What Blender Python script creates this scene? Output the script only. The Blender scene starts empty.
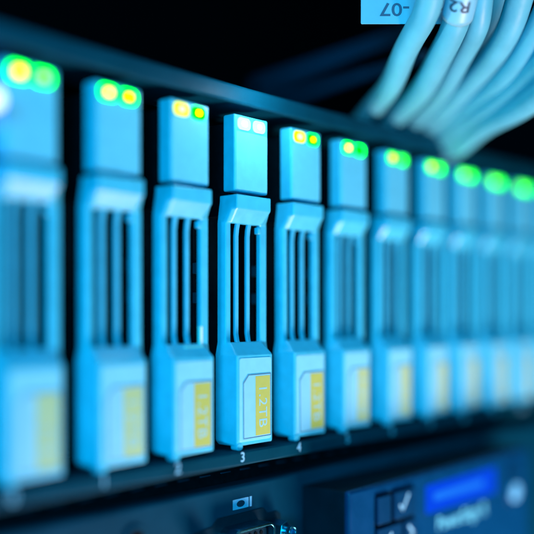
import bpy, bmesh, math, random
from mathutils import Vector, Matrix
random.seed(7)
MM = 0.001
sc = bpy.context.scene
COL = sc.collection

# ---------------------------------------------------------------- camera
TH = math.radians(40.15)
CX, CY = -82.94, -129.15                       # mm, level with the middle of the carriers (z = 0)
FWD = (math.cos(TH), math.sin(TH)); RGT = (math.sin(TH), -math.cos(TH))
cam_d = bpy.data.cameras.new('camera')
cam = bpy.data.objects.new('camera', cam_d); COL.objects.link(cam)
cam.location = (CX*MM, CY*MM, 0)
cam.rotation_euler = (math.radians(90), 0, TH - math.radians(90))
cam_d.sensor_width = 36; cam_d.lens = 63.37
cam_d.shift_y = 46/534
cam_d.clip_start = 0.01; cam_d.clip_end = 20
cam_d.dof.use_dof = True
cam_d.dof.focus_distance = 0.1942
cam_d.dof.aperture_fstop = 4.5
sc.camera = cam

# ---------------------------------------------------------------- world, lamps, exposure
world = bpy.data.worlds.new('World'); sc.world = world; world.use_nodes = True
bg = world.node_tree.nodes['Background']
bg.inputs[0].default_value = (0.0, 0.16, 0.42, 1); bg.inputs[1].default_value = 0.006

def area(name, loc, target, w, h, power, color):
    d = bpy.data.lights.new(name, 'AREA'); d.shape = 'RECTANGLE'
    d.size = w*MM; d.size_y = h*MM; d.energy = power; d.color = color
    o = bpy.data.objects.new(name, d); COL.objects.link(o)
    o.location = [v*MM for v in loc]
    dirv = Vector(target) - Vector(loc)
    o.rotation_euler = dirv.to_track_quat('-Z', 'Y').to_euler()
    return o
area('key_lamp', (138, -110, -180), (100, 0, -2), 104, 50, 1.20, (1.0, 0.65, 0.60))
area('side_lamp', (-380, -330, 30), (90, 0, 5), 200, 200, 3.5, (0.0, 0.68, 1.0))
area('cable_lamp', (60, -260, 230), (160, -10, 75), 90, 70, 0.20, (0.50, 0.84, 1.0))

vs = sc.view_settings
vs.view_transform = 'Standard'; vs.look = 'None'; vs.exposure = 0; vs.gamma = 1
vs.use_curve_mapping = False
sc.cycles.use_denoising = True
sc.cycles.max_bounces = 8
sc.cycles.sample_clamp_indirect = 4

# ---------------------------------------------------------------- materials
def mat(name, color, rough=0.5, metal=0.0, spec=0.5, var=0.06, scale=900, bump=0.0, bump_scale=4000,
        streak=False, coat=0.0):
    m = bpy.data.materials.new(name); m.use_nodes = True
    nt = m.node_tree; b = nt.nodes['Principled BSDF']
    b.inputs['Metallic'].default_value = metal
    b.inputs['Specular IOR Level'].default_value = spec
    b.inputs['Coat Weight'].default_value = coat
    tc = nt.nodes.new('ShaderNodeTexCoord')
    oi = nt.nodes.new('ShaderNodeObjectInfo')
    add = nt.nodes.new('ShaderNodeVectorMath'); add.operation = 'ADD'
    nt.links.new(tc.outputs['Object'], add.inputs[0]); nt.links.new(oi.outputs['Random'], add.inputs[1])
    src = add.outputs[0]
    if streak:
        mp = nt.nodes.new('ShaderNodeMapping'); mp.inputs['Scale'].default_value = (0.04, 1, 1)
        nt.links.new(src, mp.inputs[0]); src = mp.outputs[0]
    n = nt.nodes.new('ShaderNodeTexNoise'); n.inputs['Scale'].default_value = scale
    n.inputs['Detail'].default_value = 6
    nt.links.new(src, n.inputs['Vector'])
    r = nt.nodes.new('ShaderNodeValToRGB')
    c = color
    r.color_ramp.elements[0].position = 0.3; r.color_ramp.elements[1].position = 0.7
    r.color_ramp.elements[0].color = [max(0, v*(1-var)) for v in c] + [1]
    r.color_ramp.elements[1].color = [min(1, v*(1+var)) for v in c] + [1]
    nt.links.new(n.outputs['Fac'], r.inputs[0]); nt.links.new(r.outputs[0], b.inputs['Base Color'])
    mr = nt.nodes.new('ShaderNodeMapRange')
    mr.inputs['To Min'].default_value = max(0.02, rough-0.07); mr.inputs['To Max'].default_value = min(1, rough+0.07)
    nt.links.new(n.outputs['Fac'], mr.inputs['Value']); nt.links.new(mr.outputs[0], b.inputs['Roughness'])
    if bump:
        n2 = nt.nodes.new('ShaderNodeTexNoise'); n2.inputs['Scale'].default_value = bump_scale
        n2.inputs['Detail'].default_value = 4
        nt.links.new(src, n2.inputs['Vector'])
        bp = nt.nodes.new('ShaderNodeBump'); bp.inputs['Strength'].default_value = bump
        bp.inputs['Distance'].default_value = 0.0001
        nt.links.new(n2.outputs['Fac'], bp.inputs['Height']); nt.links.new(bp.outputs[0], b.inputs['Normal'])
    return m

def glow(name, color, strength):
    m = bpy.data.materials.new(name); m.use_nodes = True
    b = m.node_tree.nodes['Principled BSDF']
    b.inputs['Base Color'].default_value = (0.001, 0.002, 0.002, 1)
    b.inputs['Specular IOR Level'].default_value = 0.0
    b.inputs['Roughness'].default_value = 0.3
    b.inputs['Emission Color'].default_value = (*color, 1)
    b.inputs['Emission Strength'].default_value = strength
    return m

M_PLASTIC = mat('pale_blue_plastic', (0.045, 0.47, 0.72), 0.32, spec=0.42, var=0.07, scale=420, bump=0.22, bump_scale=5200)
M_FACE = mat('pale_panel_face', (0.10, 0.52, 0.75), 0.40, spec=0.25, var=0.05, scale=500, bump=0.15, bump_scale=5600)
M_PLATE = mat('pale_plate', (0.165, 0.56, 0.76), 0.42, spec=0.2, var=0.04, scale=600, bump=0.12, bump_scale=6000)
M_BODY = mat('dark_drive_metal', (0.006, 0.010, 0.014), 0.5, metal=0.2, var=0.2)
M_STICKER = mat('sticker_paper', (0.17, 0.54, 0.76), 0.5, var=0.03, scale=500)
M_YELLOW = mat('yellow_ink', (0.36, 0.44, 0.10), 0.55, var=0.03, scale=900)
M_YELLOWPALE = mat('faded_yellow_ink', (0.34, 0.50, 0.26), 0.55, var=0.06, scale=900)
M_INKLIGHT = mat('pale_ink', (0.22, 0.52, 0.66), 0.55, var=0.05)
M_FIN = mat('fin_plastic', (0.05, 0.42, 0.66), 0.42, spec=0.25, var=0.06, scale=420)
M_INKDARK = mat('dark_blue_ink', (0.03, 0.10, 0.20), 0.55)
M_WHITE = mat('white_print', (0.20, 0.52, 0.76), 0.6, spec=0.1, var=0.06, scale=2500)
M_CHASSIS = mat('painted_dark_steel', (0.0005, 0.040, 0.072), 0.45, spec=0.03, var=0.15, scale=120, bump=0.25, bump_scale=3500)
M_BLACK = mat('black_steel', (0.0003, 0.004, 0.007), 0.6, spec=0.03, var=0.25)
M_SERVER = mat('server_steel', (0.0005, 0.036, 0.072), 0.5, spec=0.03, var=0.15, scale=90, bump=0.3, bump_scale=3000)
M_PANEL = mat('control_panel_plastic', (0.0005, 0.040, 0.125), 0.28, spec=0.2, var=0.10, scale=200, bump=0.2, bump_scale=4000)
M_PANELBODY = mat('shaded_panel_steel', (0.0005, 0.012, 0.024), 0.45, spec=0.15, var=0.2, scale=160, bump=0.2, bump_scale=3000)  # darker than the bezel: shade on the panel's side put into the colour
M_KEY = mat('key_plastic', (0.0005, 0.032, 0.095), 0.38, spec=0.1, var=0.08, scale=300)
M_METAL = mat('nickel_plate', (0.05, 0.42, 0.60), 0.25, metal=1.0, var=0.1, scale=600)
M_PORT = mat('port_plastic', (0.0008, 0.016, 0.030), 0.45, spec=0.1)
M_CYANINK = mat('cyan_print', (0.12, 0.62, 0.85), 0.6)
M_GLINT = mat('glint_white', (0.62, 0.86, 0.92), 0.18, spec=0.8)  # near-white, the ledge highlight is put into this colour
M_ICON = mat('icon_print', (0.10, 0.42, 0.72), 0.6)
M_CABLE = mat('patch_cable_jacket', (0.085, 0.42, 0.58), 0.45, spec=0.25, var=0.06, scale=180, bump=0.9, bump_scale=420)
M_TAG = mat('cable_tag_film', (0.17, 0.52, 0.74), 0.45, var=0.03, scale=300)
M_RAIL = mat('rail_steel', (0.004, 0.07, 0.16), 0.45, var=0.1, scale=100)

G_GREEN = glow('led_green', (0.0, 1.0, 0.0), 12.0)
G_GREENPALE = glow('led_pale_green', (0.30, 1.0, 0.22), 6.0)
G_YELLOW = glow('led_yellow', (1.0, 0.93, 0.0), 8.0)
G_WARM = glow('led_warm_white', (1.0, 0.95, 0.14), 7.0)
G_AMBERGREEN = glow('led_yellow_green', (0.60, 1.0, 0.0), 7.0)
G_LIME = glow('led_lime', (0.75, 0.9, 0.0), 2.2)
G_WHITE = glow('led_cool_white', (0.85, 1.0, 1.0), 30.0)
G_AQUA = glow('led_aqua', (0.72, 0.96, 1.0), 1.15)
G_LCDLINE = glow('lcd_bright_line', (0.01, 0.20, 1.0), 1.0)
G_GREENSOFT = glow('led_soft_green', (0.02, 1.0, 0.01), 4.5)
G_BLUE = glow('led_blue_white', (0.30, 0.38, 1.0), 6.0)
G_LCD = glow('lcd_backlight', (0.0, 0.075, 1.0), 0.85)

# ---------------------------------------------------------------- helpers
def link(name, bm, m, parent=None, bevel=0.0, seg=2, smooth=True):
    me = bpy.data.meshes.new(name)
    bmesh.ops.recalc_face_normals(bm, faces=bm.faces)
    bm.to_mesh(me); bm.free()
    me.transform(Matrix.Scale(MM, 4))
    for mm in (m if isinstance(m, (list, tuple)) else [m]): me.materials.append(mm)
    o = bpy.data.objects.new(name, me); COL.objects.link(o)
    if parent: o.parent = parent
    if bevel:
        md = o.modifiers.new('bevel', 'BEVEL'); md.width = bevel*MM; md.segments = seg
        md.limit_method = 'ANGLE'; md.angle_limit = math.radians(28); md.harden_normals = False
    if smooth:
        for p in me.polygons: p.use_smooth = True
        md = o.modifiers.new('wn', 'WEIGHTED_NORMAL'); md.keep_sharp = True; md.weight = 80
        if not bevel:
            for p in me.polygons: p.use_smooth = False
            o.modifiers.remove(md)
    return o

def add_box(bm, x0, x1, y0, y1, z0, z1, mi=0):
    vs_ = [bm.verts.new(p) for p in ((x0,y0,z0),(x1,y0,z0),(x1,y1,z0),(x0,y1,z0),(x0,y0,z1),(x1,y0,z1),(x1,y1,z1),(x0,y1,z1))]
    for q in ((0,1,2,3),(4,7,6,5),(0,4,5,1),(1,5,6,2),(2,6,7,3),(3,7,4,0)):
        f = bm.faces.new([vs_[i] for i in q]); f.material_index = mi
    return vs_

def box(name, x0, x1, y0, y1, z0, z1, m, parent=None, bevel=0.0, seg=2):
    bm = bmesh.new(); add_box(bm, x0, x1, y0, y1, z0, z1)
    return link(name, bm, m, parent, bevel, seg)

def prism(bm, pts, y0, y1, mi=0):
    """polygon in the xz plane extruded along y"""
    a = [bm.verts.new((x, y0, z)) for x, z in pts]; b = [bm.verts.new((x, y1, z)) for x, z in pts]
    f = bm.faces.new(a); f.material_index = mi
    f = bm.faces.new(b[::-1]); f.material_index = mi
    n = len(pts)
    for i in range(n):
        f = bm.faces.new((a[i], b[i], b[(i+1) % n], a[(i+1) % n])); f.material_index = mi

def rounded(x0, x1, z0, z1, r, seg=4):
    pts = []
    for cx, cz, a0 in ((x1-r, z1-r, 0), (x0+r, z1-r, 90), (x0+r, z0+r, 180), (x1-r, z0+r, 270)):
        for k in range(seg+1):
            a = math.radians(a0 + 90*k/seg); pts.append((cx + r*math.cos(a), cz + r*math.sin(a)))
    return pts

def circle(cx, cz, r, n=24, a0=0):
    return [(cx + r*math.cos(a0+2*math.pi*k/n), cz + r*math.sin(a0+2*math.pi*k/n)) for k in range(n)]

def text_bm(s, size, thick, spacing=1.0, bold=0.0, sx=1.0):
    """lettering as a bmesh in the xz plane, centred on the origin, facing -y (mm)"""
    cu = bpy.data.curves.new('lettering', 'FONT'); cu.body = s; cu.size = size
    cu.align_x = 'CENTER'; cu.align_y = 'CENTER'; cu.extrude = thick; cu.space_character = spacing
    cu.resolution_u = 4; cu.offset = bold
    o = bpy.data.objects.new('lettering', cu); COL.objects.link(o)
    bpy.context.view_layer.update()
    dg = bpy.context.evaluated_depsgraph_get()
    me = bpy.data.meshes.new_from_object(o.evaluated_get(dg))
    bpy.data.objects.remove(o)
    bm = bmesh.new(); bm.from_mesh(me); bpy.data.meshes.remove(me)
    for v in bm.verts: v.co.x *= sx
    bmesh.ops.transform(bm, matrix=Matrix.Rotation(math.pi/2, 4, 'X'), verts=bm.verts)
    return bm

def thing(name, label, cat, loc=(0, 0, 0), group=None):
    o = bpy.data.objects.new(name, None); COL.objects.link(o)
    o.empty_display_size = 0.005
    o.location = [v*MM for v in loc]; o['label'] = label; o['category'] = cat
    if group: o['group'] = group
    return o

def tag(o, label, cat, group=None):
    o['label'] = label; o['category'] = cat
    if group: o['group'] = group
    return o

def unp(px, py, depth):
    """a point on the photo at a known depth (mm) -> place in the rack, used to read off where things stand"""
    l = (px-267)/940*depth
    return Vector((CX + depth*FWD[0] + l*RGT[0], CY + depth*FWD[1] + l*RGT[1], (313-py)/940*depth))

# ---------------------------------------------------------------- setting: the dark inside of the rack
o = box('rack_interior', -400, 900, 420, 424, -300, 400, M_BLACK); o['kind'] = 'structure'

# ---------------------------------------------------------------- storage chassis
ch = thing('storage_chassis', 'dark steel chassis holding the row of drive carriers, numbers on its lower lip', 'disk shelf', (0, 0, -31))
def chp(o): o.location.z += 31*MM; return o
bm = bmesh.new(); add_box(bm, -40, 460, -1.5, 14, 42.6, 46.4)
chp(link('top_bar', bm, M_CHASSIS, ch, 0.7, 3))
chp(box('top_cover', -40, 460, 14, 300, 43.5, 44.6, M_BLACK, ch))
bm = bmesh.new(); add_box(bm, -40, 460, -3.6, 14, -30.7, -27.8)
chp(link('bottom_lip', bm, M_CHASSIS, ch, 0.5, 3))
chp(box('bottom_cover', -40, 460, 14, 300, -30.0, -29.0, M_BLACK, ch))
chp(box('backplane', -40, 460, 60, 62, -29, 43.5, M_BLACK, ch))
bm = bmesh.new(); add_box(bm, -40, -4.5, -1.2, 10, -27.8, 42.6)
ear = chp(link('mounting_ear', bm, M_CHASSIS, ch, 0.6, 2))
bm = bmesh.new(); prism(bm, circle(-1.9, 32.0, 1.5), -7.8, 8)
sl = link('status_light', bm, G_BLUE, ear, 0.2)
centres = [9.0, 27.4, 45.1, 63.2, 81.5, 99.6, 118.5, 137.2, 155.3, 173.1, 191.4, 209.6, 227.8]
# guide plates and the small spring ribs seen deep in the gaps
for i in range(len(centres)-1):
    xm = (centres[i]+centres[i+1])/2
    chp(box('guide_plate', xm-0.35, xm+0.35, 6, 58, -29, 43.5, M_BLACK, ch))
    bm = bmesh.new()
    for k in range(4): add_box(bm, xm-0.55, xm+0.55, 3.4, 6, -23.6+k*1.7, -22.7+k*1.7)
    for k in range(2): add_box(bm, xm-0.5, xm+0.5, 3.6, 6, 2+k*6, 4.2+k*6)
    chp(link('spring_rib', bm, M_CHASSIS, ch, 0.15))
for i, cxn in enumerate(centres):
    bm = text_bm(str(i), 2.75, 0.02, 1.0, 0.03, 1.05)
    for v in bm.verts: v.co += Vector((cxn-4.9, -3.63, -29.05))
    chp(link('slot_number', bm, M_WHITE, ch, smooth=False))

# ---------------------------------------------------------------- drive carriers
ZB = 27.0                                        # carriers' base is at z = -27 mm

def handle_bm():
    bm = bmesh.new()
    #        z     outer half, y   edge half, y   inner half, y
    # each row: height, then (x, y) of the six points from left to right
    def row(z, lo, le, li, ri, re, ro): return [bm.verts.new((x, y, z+ZB)) for x, y in (lo, le, li, ri, re, ro)]
    g = [row(24.0, (-5.45, -0.8), (-5.43, -1.7), (-5.4, -2.7), (5.2, -2.7), (5.5, -0.8), (5.7, 0.4)),
         row(21.2, (-5.75, -0.1), (-5.6, -1.3), (-5.4, -2.7), (5.2, -2.7), (5.7, -0.8), (6.1, 0.4)),
         row(18.4, (-6.15, 1.0), (-5.65, 0.0), (-4.3, 0.0), (4.85, 0.0), (6.95, 0.0), (7.2, 0.9)),
         row(-6.0, (-6.15, 1.0), (-5.65, 0.0), (-4.3, 0.0), (4.85, 0.0), (6.95, 0.0), (7.2, 0.9)),
         row(-8.5, (-6.75, 0.6), (-6.4, -0.5), (-5.6, -2.9), (5.4, -2.9), (6.5, -0.7), (7.1, 0.6)),
         row(-26.9, (-6.7, 0.6), (-6.35, -0.5), (-5.6, -2.9), (5.4, -2.9), (6.4, -0.7), (7.0, 0.6))]
    for k, dz in ((5, 1.0), (0, -1.2)):
        for c in (0, 5): g[k][c].co.z += dz
        for c in (1, 4): g[k][c].co.z += dz*0.6
    for j in range(5):
        for i in range(5):
            if j == 2 and i == 2: continue
            bm.faces.new((g[j][i], g[j+1][i], g[j+1][i+1], g[j][i+1]))
    D = 2.2
    loop = g[0] + [g[j][5] for j in range(1, 5)] + g[5][::-1] + [g[j][0] for j in range(4, 0, -1)]
    back = [bm.verts.new((v.co.x*0.96, D, v.co.z)) for v in loop]
    for i in range(len(loop)):
        k = (i+1) % len(loop); bm.faces.new((loop[i], loop[k], back[k], back[i]))
    hole = [g[2][2], g[2][3], g[3][3], g[3][2]]
    hb = [bm.verts.new((v.co.x, 1.0, v.co.z)) for v in hole]
    for i in range(4):
        k = (i+1) % 4; bm.faces.new((hole[i], hole[k], hb[k], hb[i]))
    return bm

def fin_bm(x):
    bm = bmesh.new()
    path = [(19.2, 0.05), (18.3, 0.2), (17.2, 0.45), (15.8, 0.6), (-4.2, 0.6), (-5.4, 0.4), (-6.1, 0.2), (-6.5, -0.1)]
    w, d = 0.56, 0.75
    prev = None
    for z, y in path:
        ring = [bm.verts.new(p) for p in ((x-w, y, z+ZB), (x+w, y, z+ZB), (x+w, y+d, z+ZB), (x-w, y+d, z+ZB))]
        if prev:
            for i in range(4):
                k = (i+1) % 4; bm.faces.new((prev[i], prev[k], ring[k], ring[i]))
        else: bm.faces.new(ring)
        prev = ring
    bm.faces.new(prev[::-1])
    return bm

def led_bm(x0, x1, z0, z1, core):
    bm = bmesh.new()
    prism(bm, rounded(x0, x1, z0+ZB, z1+ZB, 1.0, 6), -2.22, -1.2, 0)
    cx, cz = (x0+x1)/2, (z0+z1)/2+ZB
    prism(bm, rounded(cx-core, cx+core, cz-core*0.72, cz+core*0.72, core*0.6), -2.34, -2.2, 1)
    return bm

GROUP = 'drive carriers in a row in the storage chassis'
def make_carrier(label, loc):
    t = thing('drive_carrier', label, 'drive carrier', loc, GROUP)
    h = link('handle', handle_bm(), M_PLASTIC, t, 0.28, 3)
    for x in (-1.75, 1.75): link('fin', fin_bm(x), M_FIN, h, 0.22, 2)
    bm = bmesh.new(); prism(bm, rounded(-5.7, -3.9, -28.0+ZB+0.25, -26.3+ZB, 0.6, 3), -3.0, -1.2)
    link('latch_tab', bm, M_PLASTIC, h, 0.15)
    bm = bmesh.new(); add_box(bm, 3.9, 4.9, -0.25, 0.9, 16.6+ZB, 18.0+ZB)
    link('latch_pin', bm, M_PLASTIC, h, 0.2)
    bm = bmesh.new(); add_box(bm, -5.45, 5.0, -2.0, 1.2, 24.7+ZB, 40.3+ZB)
    p = link('led_panel', bm, M_PLASTIC, t, 0.40, 3)
    bm = bmesh.new(); prism(bm, rounded(-4.95, 4.75, 25.1+ZB, 36.9+ZB, 0.4), -2.07, -1.8)
    link('panel_face', bm, M_FACE, p, 0.1)
    box('panel_bracket', -3.8, 3.4, 1.1, 8, 20.0+ZB, 39.0+ZB, M_BLACK, t, 0.2)
    link('led', led_bm(-4.55, -0.65, 37.3, 39.8, 0.82), [G_GREEN, G_YELLOW], p, 0.1)
    link('led', led_bm(0.15, 3.95, 37.3, 39.8, 0.68), [G_GREEN, G_GREENPALE], p, 0.1)
    # capacity sticker: paper, printed outline, yellow band, lettering
    def outline(x0, x1, z0, z1, c): return [(x0, z0), (x1, z0), (x1, z1), (x0+c, z1), (x0, z1-c)]
    bm = bmesh.new(); prism(bm, rounded(-5.1, 4.95, -26.1+ZB, -9.1+ZB, 0.6), -3.05, -2.7)
    link('front_plate', bm, M_PLATE, t, 0.12)
    bm = bmesh.new(); prism(bm, outline(-4.0, 4.75, -25.8+ZB, -12.7+ZB, 1.6), -3.14, -3.0)
    s = link('capacity_sticker', bm, M_STICKER, t, smooth=False)
    bm = bmesh.new()
    a = outline(-3.95, 4.7, -25.75+ZB, -12.75+ZB, 1.6); b = outline(-3.78, 4.53, -25.58+ZB, -12.92+ZB, 1.55)
    va = [bm.verts.new((x, -3.155, z)) for x, z in a]; vb = [bm.verts.new((x, -3.155, z)) for x, z in b]
    for i in range(5): k = (i+1) % 5; bm.faces.new((va[i], va[k], vb[k], vb[i]))
    link('sticker_border', bm, M_INKDARK, s, smooth=False)
    bm = bmesh.new(); add_box(bm, -0.2, 4.4, -3.165, -3.145, -25.4+ZB, -13.2+ZB)
    link('yellow_band', bm, M_YELLOW, s, smooth=False)
    bm = text_bm('1.2TB', 3.6, 0.008, 1.05)
    bmesh.ops.transform(bm, matrix=Matrix.Rotation(math.radians(90), 4, 'Y'), verts=bm.verts)
    for v in bm.verts: v.co += Vector((2.0, -3.175, -19.4+ZB))
    link('capacity_lettering', bm, M_INKLIGHT, s, smooth=False)
    box('drive_body', -6.0, 6.0, 7.5, 56, -25+ZB, 39+ZB, M_BLACK, t, 0.3)
    return t

def copy_tree(o, parent=None):
    c = o.copy(); COL.objects.link(c); c.parent = parent
    for chd in o.children: copy_tree(chd, c)
    return c

LABELS = [
 'leftmost drive carrier, large and blurred, beside the bluish status light',
 'second drive carrier from the left, blurred, green rims round white and yellow lights',
 'third drive carrier from the left, yellow lights, just left of the sharp one',
 'sharply focused drive carrier above the printed number 3, both lights glowing white',
 'slightly soft drive carrier just right of the sharp one, above the number 4',
 'sixth drive carrier from the left, blurred, yellow left light and green right light',
 'seventh drive carrier from the left, yellow green light merging with a green one',
 'eighth drive carrier from the left, blurred, below the thick end of the cables',
 'ninth drive carrier from the left, blurred, with round green light spots',
 'tenth drive carrier from the left, very blurred, green lights',
 'eleventh drive carrier from the left, very blurred, at the right edge',
 'twelfth drive carrier from the left, only a sliver at the far right edge',
]
CORES = [(G_YELLOW, G_GREENPALE), (G_WARM, G_YELLOW), (G_WARM, G_YELLOW), (G_WHITE, G_WHITE), (G_WARM, G_AMBERGREEN),
         (G_WARM, G_GREEN), (G_AMBERGREEN, G_GREEN), (G_AMBERGREEN, G_GREEN), (G_GREENPALE, G_GREEN), (G_GREENPALE, G_GREEN),
         (G_GREENPALE, G_GREEN), (G_GREENPALE, G_GREEN)]
first = None
for i, lab in enumerate(LABELS):
    loc = (centres[i], 0, -ZB)
    if first is None: first = t = make_carrier(lab, loc)
    else:
        t = copy_tree(first); t['label'] = lab; t.location = [v*MM for v in loc]
    for c in t.children:
        if c.name.startswith('capacity_sticker'):      # some stickers are more faded than others
            band = [k for k in c.children if k.name.startswith('yellow_band')][0]
            band.material_slots[0].link = 'OBJECT'
            band.material_slots[0].material = M_YELLOW if i in (2, 3, 4) else M_YELLOWPALE
        if c.name.startswith('capacity_sticker') and i:
            c.rotation_euler.y = random.uniform(-0.8, 0.8)*math.pi/180
            c.location.x += random.uniform(-0.12, 0.12)*MM; c.location.z += random.uniform(-0.25, 0.25)*MM
    t.rotation_euler = (random.uniform(-0.2, 0.2)*math.pi/180, 0, random.uniform(-0.6, 0.6)*math.pi/180)
    t.location.y += random.uniform(-0.15, 0.15)*MM
    panel = [c for c in t.children if c.name.startswith('led_panel')][0]
    leds = sorted([c for c in panel.children if c.name.startswith('led')], key=lambda c: c.data.vertices[0].co.x)
    for l, g in zip(leds, CORES[i]):
        if i:
            l.data = l.data.copy()
        l.data.materials[1] = g
        if i == 3: l.data.materials[0] = G_AQUA
        if i > 5: l.data.materials[0] = G_GREENSOFT
    if i == 2:                                   # glint on this ledge, added as a bright L-shaped strip
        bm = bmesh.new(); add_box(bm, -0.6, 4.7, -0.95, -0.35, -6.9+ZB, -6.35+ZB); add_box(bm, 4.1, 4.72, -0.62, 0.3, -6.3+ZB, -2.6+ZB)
        st = link('glint_strip', bm, M_GLINT, t, 0.12)
    if i in (2, 4): leds[0].data.materials[0] = G_LIME
# light thrown by the two white lights of carrier 3 on the parts around them
for x in (-2.5, 2.1):
    d = bpy.data.lights.new('white_led_lamp', 'POINT'); d.energy = 0.011; d.color = (0.58, 0.86, 1.0); d.shadow_soft_size = 0.0012
    lo = bpy.data.objects.new('white_led_lamp', d); COL.objects.link(lo)
    lo.location = ((centres[3]+x)*MM, -0.0105, 0.0455)

# ---------------------------------------------------------------- rack server below
sv = thing('rack_server', 'dark blue rack server below the drive row with video port and raised control panel', 'server', (0, 0, -78))
def svp(o): o.location.z += 78*MM; return o
bm = bmesh.new(); add_box(bm, -40, 460, 0, 300, -78, -35.4)
svp(link('server_case', bm, M_SERVER, sv, 0.8, 3))
vent = svp(box('vent_strip', -40, 460, 3.5, 14, -35.3, -31.0, M_BLACK, sv))
for k in range(34):
    x = 10.5 + k*6.1
    bm = bmesh.new(); add_box(bm, x, x+3.0, 3.2, 3.6, -33.25, -33.0)
    link('vent_rib', bm, M_SERVER, vent, 0.1)
# video port: recess outline, shell, pin block, screw posts
VX0, VX1, VZ1 = 53.8, 68.0, -42.0
bm = bmesh.new()
prism(bm, [(VX0-0.8, -53), (VX1+6.5, -53), (VX1+6.5, -43.4), (VX1+5.2, -42.6), (VX1+2.2, -42.6), (VX1+0.6, -41.2), (VX0+0.8, -41.2), (VX0-0.8, -42.6), (VX0-6, -43), (VX0-6, -53)], -0.25, 0.3)
port = svp(link('video_port', bm, M_PORT, sv, 0.1))
bm = bmesh.new()
outer = rounded(VX0+1.4, VX1-0.4, -51.2, -43.2, 1.7, 5); inner = rounded(VX0+2.0, VX1-1.0, -50.6, -43.8, 1.2, 5)
n = len(outer)
ring = [[bm.verts.new((x, y, z)) for x, z in pts] for pts, y in ((outer, 0.1), (outer, -4.6), (inner, -4.6), (inner, -0.2))]
for a in range(3):
    for i in range(n): k = (i+1) % n; bm.faces.new((ring[a][i], ring[a][k], ring[a+1][k], ring[a+1][i]))
link('port_shell', bm, M_METAL, port, 0.15)
bm = bmesh.new(); prism(bm, rounded(VX0+2.3, VX1-1.3, -50.3, -44.1, 1.0), -2.9, -0.2)
link('pin_block', bm, M_PORT, port, 0.2)
for j in range(3):
    for k in range(5):
        bm = bmesh.new(); prism(bm, circle(VX0+4.0+k*1.75+(j % 2)*0.8, -45.3-j*1.9, 0.45, 8), -3.05, -2.8)
        link('pin_hole', bm, M_BLACK, port)
for sx in (VX1+3.6, VX0-3.4):
    bm = bmesh.new(); prism(bm, circle(sx, -46.0, 2.1, 6, 0.3), -4.2, -0.2)
    pr = [bm.verts.new((x, -4.2, z)) for x, z in circle(sx, -46.0, 1.1, 16)]; pb = [bm.verts.new((x, -6.0, z)) for x, z in circle(sx, -46.0, 1.3, 16)]
    pi_ = [bm.verts.new((x, -6.0, z)) for x, z in circle(sx, -46.0, 0.85, 16)]; pk = [bm.verts.new((x, -3.0, z)) for x, z in circle(sx, -46.0, 0.8, 16)]
    for A, B in ((pr, pb), (pb, pi_), (pi_, pk)):
        for i in range(16): k = (i+1) % 16; bm.faces.new((A[i], A[k], B[k], B[i]))
    link('screw_post', bm, M_METAL, port, 0.12)
# printed video symbol |O| above the port
bm = bmesh.new()
IX0, IX1, IZ0, IZ1 = 59.3, 64.2, -40.35, -38.25
sq = [(IX0, IZ0), (IX1, IZ0), (IX1, IZ1), (IX0, IZ1)]
N = 32; cxi, czi = (IX0+IX1)/2, (IZ0+IZ1)/2
oval = [bm.verts.new((cxi+1.25*math.cos(2*math.pi*k/N), -0.02, czi+0.68*math.sin(2*math.pi*k/N))) for k in range(N)]
rim = []
for k in range(N):
    c_, s_ = math.cos(2*math.pi*k/N), math.sin(2*math.pi*k/N)
    q = min((IX1-IX0)/2/max(abs(c_), 1e-6), (IZ1-IZ0)/2/max(abs(s_), 1e-6))
    rim.append(bm.verts.new((cxi+q*c_, -0.02, czi+q*s_)))
for k in range(N): j = (k+1) % N; bm.faces.new((oval[k], oval[j], rim[j], rim[k]))
add_box(bm, IX1+0.35, IX1+1.0, -0.02, 0.0, IZ0, IZ1)
svp(link('video_symbol', bm, M_ICON, sv, smooth=False))
# round port at the left
bm = bmesh.new(); prism(bm, circle(32.6, -41.6, 3.0, 28), -0.5, 0.2)
rp = svp(link('round_port', bm, M_SERVER, sv, 0.2))
bm = bmesh.new(); prism(bm, circle(32.6, -41.6, 2.0, 24), -0.62, -0.45)
link('port_hole', bm, M_BLACK, rp)
# raised control panel
PY = -13.2
bm = bmesh.new(); add_box(bm, 82.3, 170.9, PY+1.5, 0.2, -76, -38.4)
cp = svp(link('control_panel', bm, M_PANELBODY, sv, 0.4, 3))
bm = bmesh.new(); add_box(bm, 82.0, 171.2, PY, PY+1.9, -76.2, -38.2)
link('panel_bezel', bm, M_PANEL, cp, 0.85, 4)
bm = bmesh.new(); prism(bm, [(91.4, -58), (91.4, -40.9), (92.0, -40.3), (107.4, -40.3), (108.0, -40.9), (108.0, -58)], PY-0.04, PY+0.1)
link('keypad_well', bm, M_BLACK, cp)
def key(x0, x1, z0, z1):
    bm = bmesh.new(); add_box(bm, x0, x1, PY-0.9, PY, z0, z1); return link('key', bm, M_KEY, cp, 0.25, 3)
key(91.7, 96.9, -47.0, -40.8)
key(98.6, 107.6, -47.0, -40.7)
key(91.7, 101.6, -55.5, -47.9)
key(103.0, 107.7, -55.5, -47.9)
def mark(name, pts, w):
    bm = bmesh.new()
    for (ax, az), (bx_, bz) in zip(pts[:-1], pts[1:]):
        d = Vector((bx_-ax, bz-az)).normalized(); nx, nz = -d.y*w/2, d.x*w/2
        ax2, az2, bx2, bz2 = ax-d.x*w*.3, az-d.y*w*.3, bx_+d.x*w*.3, bz+d.y*w*.3
        prism(bm, [(ax2+nx, az2+nz), (bx2+nx, bz2+nz), (bx2-nx, bz2-nz), (ax2-nx, az2-nz)], PY-0.925, PY-0.89)
    return link(name, bm, M_WHITE, cp, smooth=False)
mark('check_mark', [(100.6, -43.9), (101.7, -45.1), (104.2, -41.8)], 0.62)
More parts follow.
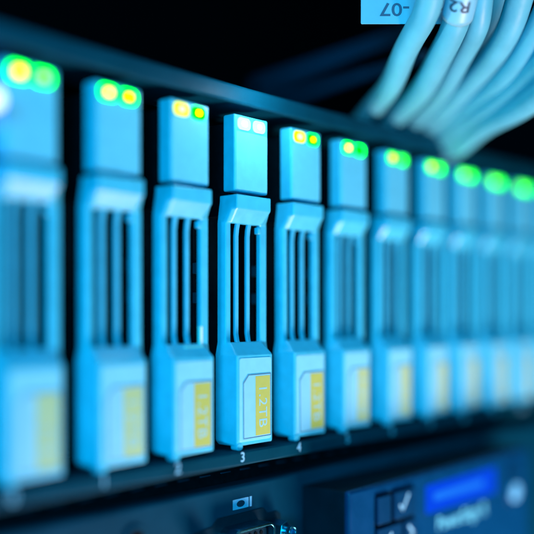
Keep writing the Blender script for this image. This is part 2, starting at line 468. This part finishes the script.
mark('left_arrow', [(97.0, -49.6), (94.8, -51.4), (97.0, -53.2)], 0.6)
mark('right_arrow', [(104.4, -49.3), (106.4, -51.0), (104.4, -52.7)], 0.7)
bm = bmesh.new(); prism(bm, rounded(112.2, 150.6, -49.0, -40.6, 1.2), PY-0.06, PY+0.1)
link('screen_frame', bm, M_PANEL, cp, 0.03)
bm = bmesh.new(); prism(bm, rounded(113.2, 149.6, -48.2, -41.3, 0.6), PY-0.09, PY)
scr = link('screen', bm, G_LCD, cp)
bm = bmesh.new(); prism(bm, rounded(117, 143, -45.6, -43.6, 0.9), PY-0.11, PY-0.08)
link('screen_glow', bm, G_LCDLINE, cp)
bm = text_bm('PowerEdge R', 4.6, 0.02, 1.02)
for v in bm.verts: v.co += Vector((131.5, PY-0.03, -51.6))
link('model_lettering', bm, M_CYANINK, cp, smooth=False)
bm = bmesh.new(); prism(bm, rounded(156.5, 164.0, -53.0, -41.5, 2.4), PY-0.5, PY+0.1)
link('button_plate', bm, M_KEY, cp, 0.2)
bm = bmesh.new(); prism(bm, circle(160.2, -49.4, 2.6, 28), PY-1.2, PY)
link('power_button', bm, M_ICON, cp, 0.35)

# ---------------------------------------------------------------- steel rail above, running back into the rack
a = unp(412, 30, 235); b = unp(255, 88, 330)
rl = thing('cable_rail', 'dark blue steel rail slanting above the drive row, left of the white cables', 'rail', tuple(b))
d = (a-b)
for name, off, w in (('upper_flange', 0, 4.2), ('lower_flange', -7.5, 2.6)):
    bm = bmesh.new()
    side = Vector((-d.y, d.x, 0)).normalized()
    ringA = []
    for p in (Vector((0, 0, 0)), d*1.06):
        c0 = p + Vector((0, 0, off))
        ringA.append([bm.verts.new(c0 + side*sx*0.8 + Vector((0, 0, sz*w/2))) for sx, sz in ((-1, -1), (1, -1), (1, 1), (-1, 1))])
    for i in range(4): k = (i+1) % 4; bm.faces.new((ringA[0][i], ringA[0][k], ringA[1][k], ringA[1][i]))
    bm.faces.new(ringA[0]); bm.faces.new(ringA[1][::-1])
    link(name, bm, M_RAIL, rl, 0.3)

# ---------------------------------------------------------------- patch cables
def catmull(pts, n=10):
    P = [pts[0]*2-pts[1]] + pts + [pts[-1]*2-pts[-2]]; out = []
    for i in range(1, len(P)-2):
        for k in range(n):
            t = k/n; a, b, c, d_ = P[i-1], P[i], P[i+1], P[i+2]
            out.append(0.5*((2*b) + (c-a)*t + (2*a-5*b+4*c-d_)*t*t + (3*b-a-3*c+d_)*t**3))
    out.append(pts[-1]); return out
def cable(label, pts, r):
    path = catmull([unp(*p) for p in pts]); bm = bmesh.new(); prev = None; n = 16
    base = path[-1]; up = Vector((0.3, -0.5, 0.8))
    ph = [random.uniform(0, 6.28) for _ in range(6)]
    path = [p + Vector((math.sin(i*0.31+ph[0]), math.sin(i*0.27+ph[1]), math.sin(i*0.36+ph[2])))*0.24 for i, p in enumerate(path)]
    base = path[-1]
    for i, p in enumerate(path):
        tg = (path[min(i+1, len(path)-1)] - path[max(i-1, 0)]).normalized()
        u = tg.cross(up).normalized(); w = u.cross(tg)
        ring = [bm.verts.new(p - base + (u*math.cos(2*math.pi*k/n) + w*math.sin(2*math.pi*k/n))*r) for k in range(n)]
        if prev:
            for k in range(n): j = (k+1) % n; bm.faces.new((prev[k], prev[j], ring[j], ring[k]))
        else: bm.faces.new(ring)
        prev = ring
    bm.faces.new(prev[::-1])
    o = link('patch_cable', bm, M_CABLE, None, smooth=False)
    for p in o.data.polygons: p.use_smooth = True
    o.location = base*MM
    return tag(o, label, 'cable', 'patch cables running down behind the chassis')
CABLES = [
 ('leftmost white cable, crossing the tag with 07 on it', [(441,-45,176), (432,-12,183), (421,22,192), (402,60,206), (384,94,224), (362,122,248), (335,150,285)], 2.7),
 ('second white cable from the left, with the R2C tag wrapped round it', [(470,-45,180), (463,-10,186), (454,27,194), (436,65,208), (414,98,226), (388,126,250), (360,155,288)], 2.8),
 ('thinner white cable lying close along the right side of the tagged R2C cable', [(488,-45,184), (483,-8,190), (475,30,198), (459,64,212), (436,97,230), (408,128,254), (380,158,292)], 2.4),
 ('white cable with a dark gap on its left, fourth from the left', [(530,-45,184), (520,-5,192), (507,33,202), (480,72,218), (446,106,238), (418,134,262), (388,164,300)], 2.8),
 ('white cable leaving at the upper right corner, above the lower pair', [(560,-30,188), (545,10,196), (524,55,208), (490,92,224), (452,121,246), (424,144,270), (398,168,305)], 2.8),
 ('white cable leaving at the right edge, second lowest of the bundle', [(590,5,190), (562,45,198), (526,80,212), (486,110,230), (452,134,250), (428,154,274), (402,172,308)], 2.9),
 ('lowest white cable of the bundle, along its blurred lower edge', [(600,50,192), (565,78,200), (528,102,214), (490,124,232), (458,144,252), (432,160,276), (408,176,308)], 2.9),

 ('dim cable deep between the third and fourth cables of the bundle', [(512,-45,214), (503,-8,220), (490,32,228), (470,66,238), (444,98,252), (416,126,274), (385,156,305)], 2.7),
 ('cable half hidden behind the upper right corner of the bundle', [(585,-25,205), (560,18,212), (530,66,222), (492,102,238), (458,128,256), (430,148,282), (404,170,312)], 2.7),
]
for c in CABLES: cable(*c)

# ---------------------------------------------------------------- cable tags (face the front right, lettering upside down)
def flag(label, corners_px, depth, words, size, wpos, name='cable_tag'):
    """a thin upright tag; axes: u along the tag, v up"""
    p0 = unp(corners_px[0], corners_px[1], depth); p1 = unp(corners_px[2], corners_px[1], depth+4)
    u = (p1-p0); W = u.length; u.normalize(); v = Vector((0, 0, 1)); nrm = u.cross(v)
    Hh = (corners_px[1]-corners_px[3])/940*depth
    mtx = Matrix(((u.x, -nrm.x, v.x), (u.y, -nrm.y, v.y), (u.z, -nrm.z, v.z))).to_4x4()
    bm = bmesh.new(); prism(bm, rounded(0, W, 0, Hh, 0.25, 3), -0.08, 0.08)
    bmesh.ops.transform(bm, matrix=mtx, verts=bm.verts)
    o = link(name, bm, M_TAG, None, smooth=False); o.location = p0*MM
    tag(o, label, 'tag', 'printed cable tags')
    for wd, (wx, wz), ang in zip(words, wpos, (180, 180, 180)):
        bm = text_bm(wd, size, 0.01, 1.0, 0.05, 1.3)
        bmesh.ops.transform(bm, matrix=Matrix.Rotation(math.radians(ang), 4, 'Y'), verts=bm.verts)
        for vv in bm.verts: vv.co += Vector((wx, -0.095, wz))
        bmesh.ops.transform(bm, matrix=mtx, verts=bm.verts)
        link('tag_lettering', bm, M_INKDARK, o, smooth=False)
    return o
flag('flat pale tag behind the leftmost cable, printed 07 upside down', (361, 24, 449, -60), 193, ['-07', 'C'], 3.8, [(7.3, 3.1), (17.2, 4.2)])
# the wrapped tag: a short sleeve round the second cable
def sleeve():
    path = catmull([unp(*p) for p in CABLES[1][1]])
    seg = [p for p in path[4:18]]
    base = seg[-1]; bm = bmesh.new(); prev = None; n = 24; r = 3.05; up = Vector((0.3, -0.5, 0.8)); frames = []
    for i, p in enumerate(seg):
        tg = (seg[min(i+1, len(seg)-1)]-seg[max(i-1, 0)]).normalized(); u = tg.cross(up).normalized(); w = u.cross(tg)
        ring = [bm.verts.new(p-base+(u*math.cos(2*math.pi*k/n)+w*math.sin(2*math.pi*k/n))*r) for k in range(n)]
        if prev:
            for k in range(n): j = (k+1) % n; bm.faces.new((prev[k], prev[j], ring[j], ring[k]))
        prev = ring
    o = link('cable_tag', bm, M_TAG, None, smooth=False)
    for p in o.data.polygons: p.use_smooth = True
    md = o.modifiers.new('solid', 'SOLIDIFY'); md.thickness = 0.15*MM; md.offset = 1
    o.location = base*MM
    tag(o, 'pale tag wrapped round the second cable, printed R2C upside down', 'tag', 'printed cable tags')
    # lettering bent round the sleeve, across its visible side
    mid = len(seg)*6//10
    ax = (seg[mid+1]-seg[mid-1]).normalized(); ctr = seg[mid]
    toc = Vector((CX, CY, 0))-ctr; toc = (toc - ax*toc.dot(ax)).normalized()
    u = ax.cross(toc).normalized()
    if u.dot(Vector((RGT[0], RGT[1], 0))) < 0: u = -u
    up2 = toc.cross(u) if toc.cross(u).z > 0 else -toc.cross(u)
    bm = text_bm('R2', 3.6, 0.01, 1.0, 0.05, 1.2)
    bmesh.ops.subdivide_edges(bm, edges=bm.edges, cuts=1)
    bmesh.ops.transform(bm, matrix=Matrix.Rotation(math.radians(180), 4, 'Y'), verts=bm.verts)
    for vv in bm.verts:
        a_ = vv.co.x/3.25; z = vv.co.z
        vv.co = ctr - base + (u*math.sin(a_) + toc*math.cos(a_))*3.24 + up2*z
    link('tag_lettering', bm, M_INKDARK, o, smooth=False)
sleeve()
